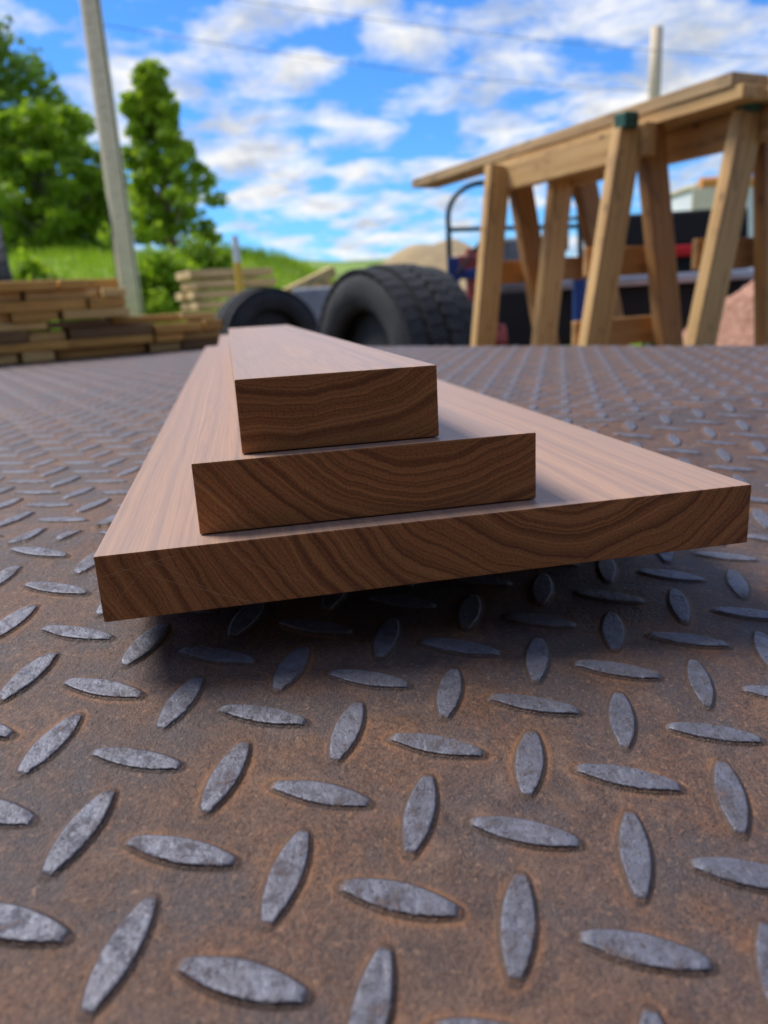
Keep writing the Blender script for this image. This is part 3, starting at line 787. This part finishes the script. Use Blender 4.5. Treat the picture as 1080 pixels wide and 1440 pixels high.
# white cargo trailer with orange lamps farther back
WHT = plain('white_panel', (.66, .67, .70), (.80, .81, .83), 2, .45)
ORG = plain('orange_paint', (.75, .26, .05), (.85, .35, .08), 3, .5)
Yw = 12.0
w0 = at(928, 262, Yw); w1 = at(1120, 262, Yw + .5); wz = w0.z
wc = (w0 + w1) / 2; tr = empty('cargo_trailer', (wc.x, wc.y, 0)); tag(tr, 'white box trailer with a beige roof edge far behind the sawhorses', 'trailer')
WL = (w1 - w0).length
bm = bmesh.new(); box(bm, (.35, 1.1, (wz + .6) / 2), (WL - .7, 2.2, wz - .6)); fin('box_body', bm, WHT, tr, .04, seg=2)
bm = bmesh.new(); box(bm, (.35, 1.1, wz + .02), (WL - .6, 2.3, .06)); fin('roof_edge', bm, plain('beige_trim', (.62, .50, .36), (.72, .60, .45), 3, .6), tr, .01)
for k in range(2):
    bm = bmesh.new(); e = at(1000 + 45 * k, 256, Yw - .05) - Vector((wc.x, wc.y, 0)); tube(bm, [(e.x - .16, e.y, e.z), (e.x + .16, e.y, e.z)], .07, 12); fin('orange_lamp', bm, ORG, tr)
bm = bmesh.new(); e = at(995, 285, Yw - .05) - Vector((wc.x, wc.y, 0)); box(bm, (e.x, e.y - .03, e.z), (.5, .03, .42)); fin('cream_hatch', bm, plain('cream_panel', (.75, .62, .42), (.85, .72, .52), 3, .5), tr, .01)
for k in range(2):
    bm = bmesh.new(); tube(bm, [(-.4 + k * 1.0, .12, .38), (-.4 + k * 1.0, .34, .38)], .38, 28); fin('wheel', bm, RUB, tr, .03)
bm = bmesh.new(); bar(bm, (-WL / 2, 1.1, .5), (WL / 2, 1.1, .5), .8, .12); fin('chassis', bm, DARKSTEEL, tr)

# ------------------------------------------------------------------ dark light blocker added behind the camera, out of view
blocker = empty('light_blocker', (0, -1.6, 0)); tag(blocker, 'dark box added out of view behind the camera to block front light', 'blocker')
BLOCKDARK = lumber_mat('blocker_dark', (.02, .014, .010), (.04, .028, .02), (.06, .045, .035))
bm = bmesh.new()
box(bm, (0, -1.5, 1.45), (9.0, 3.0, 2.9))  # unseen box, added to cut the light from behind the camera
fin('blocker_box', bm, BLOCKDARK, blocker)
bm = bmesh.new()
bar(bm, (-4.7, -.65, 3.45), (4.7, -.65, 3.45), 2.3, .06, Vector((0, -.35, 1)).normalized()); fin('roof', bm, DARKSTEEL, blocker)  # top slab of the added light blocker

# ------------------------------------------------------------------ light and sky
SUN_AZ, SUN_EL = R(-62), R(54)       # azimuth from +Y towards +X
w = bpy.data.worlds.new('World'); scene.world = w; w.use_nodes = True
nt = w.node_tree; N = nt.nodes; Lk = nt.links
bg = N['Background']
sky = N.new('ShaderNodeTexSky'); sky.sky_type = 'NISHITA'; sky.sun_disc = False
sky.sun_elevation = SUN_EL; sky.sun_rotation = SUN_AZ; sky.air_density = 1.0; sky.dust_density = .3; sky.ozone_density = 3.0; sky.altitude = 200
def wn(t, **k):
    n = N.new(t)
    for a, b in k.items():
        setattr(n, a, b)
    return n
def wm(op, a, b=0.0, c=0.0, clamp=False):
    n = wn('ShaderNodeMath', operation=op, use_clamp=clamp)
    for i, v in enumerate((a, b, c)):
        if isinstance(v, bpy.types.NodeSocket): Lk.new(v, n.inputs[i])
        else: n.inputs[i].default_value = v
    return n.outputs[0]
tc = wn('ShaderNodeTexCoord'); sp = wn('ShaderNodeSeparateXYZ'); Lk.new(tc.outputs['Generated'], sp.inputs[0])
zz = wm('ADD', wm('MAXIMUM', sp.outputs[2], 0.0), .20)
cx = wm('DIVIDE', sp.outputs[0], zz); cy = wm('DIVIDE', sp.outputs[1], zz)
cb = wn('ShaderNodeCombineXYZ'); Lk.new(cx, cb.inputs[0]); Lk.new(cy, cb.inputs[1])
def wnoise(scale, detail, rough, loc=(0, 0, 0), dist=0.0):
    m = wn('ShaderNodeMapping'); Lk.new(cb.outputs[0], m.inputs[0]); m.inputs['Location'].default_value = loc
    n = wn('ShaderNodeTexNoise'); Lk.new(m.outputs[0], n.inputs['Vector']); n.inputs['Scale'].default_value = scale
    n.inputs['Detail'].default_value = detail; n.inputs['Roughness'].default_value = rough; n.inputs['Distortion'].default_value = dist
    return n.outputs['Fac']
def wramp(f, stops):
    n = wn('ShaderNodeValToRGB'); e = n.color_ramp.elements
    while len(e) < len(stops): e.new(.5)
    for k, (p, c) in enumerate(stops): e[k].position = p; e[k].color = (c, c, c, 1) if isinstance(c, (int, float)) else (*c, 1)
    Lk.new(f, n.inputs[0]); return n.outputs[0]
def wmix(f, a, b, mode='MIX'):
    n = wn('ShaderNodeMix', data_type='RGBA', blend_type=mode)
    for i, v in ((0, f), (6, a), (7, b)):
        if isinstance(v, bpy.types.NodeSocket): Lk.new(v, n.inputs[i])
        else: n.inputs[i].default_value = (*v, 1) if isinstance(v, tuple) else v
    return n.outputs[2]
CL = (11.4, 1.7, .9)
big = wnoise(1.3, 2, .5, CL); det = wnoise(5.2, 7, .58, CL, .25)
dens = wm('ADD', wm('MULTIPLY', big, .35), wm('MULTIPLY', det, .75))
mask = wramp(dens, [(.490, 0.0), (.575, .55), (.67, 1.0)])
shade = wramp(wnoise(5.2, 5, .6, (CL[0] + .05, CL[1] + .22, CL[2])), [(.42, (6.2, 6.2, 6.2)), (.64, (3.5, 3.8, 4.4))])
blue = wmix(1.0, sky.outputs[0], (.34, .72, 1.17), 'MULTIPLY')
skyc = wmix(mask, blue, shade)
Lk.new(skyc, bg.inputs['Color']); bg.inputs['Strength'].default_value = .11
sl = bpy.data.lights.new('sun', 'SUN'); sl.energy = 3.0; sl.angle = R(24); sl.color = (1, .95, .87)
so = bpy.data.objects.new('sun', sl); col.objects.link(so)
sdv = Vector((math.sin(SUN_AZ) * math.cos(SUN_EL), math.cos(SUN_AZ) * math.cos(SUN_EL), math.sin(SUN_EL)))
so.rotation_euler = (-sdv).to_track_quat('-Z', 'Y').to_euler()

scene.view_settings.view_transform = 'Standard'; scene.view_settings.look = 'None'
scene.view_settings.exposure = 0.55; scene.view_settings.gamma = 1.0
scene.render.resolution_x = 768; scene.render.resolution_y = 1024
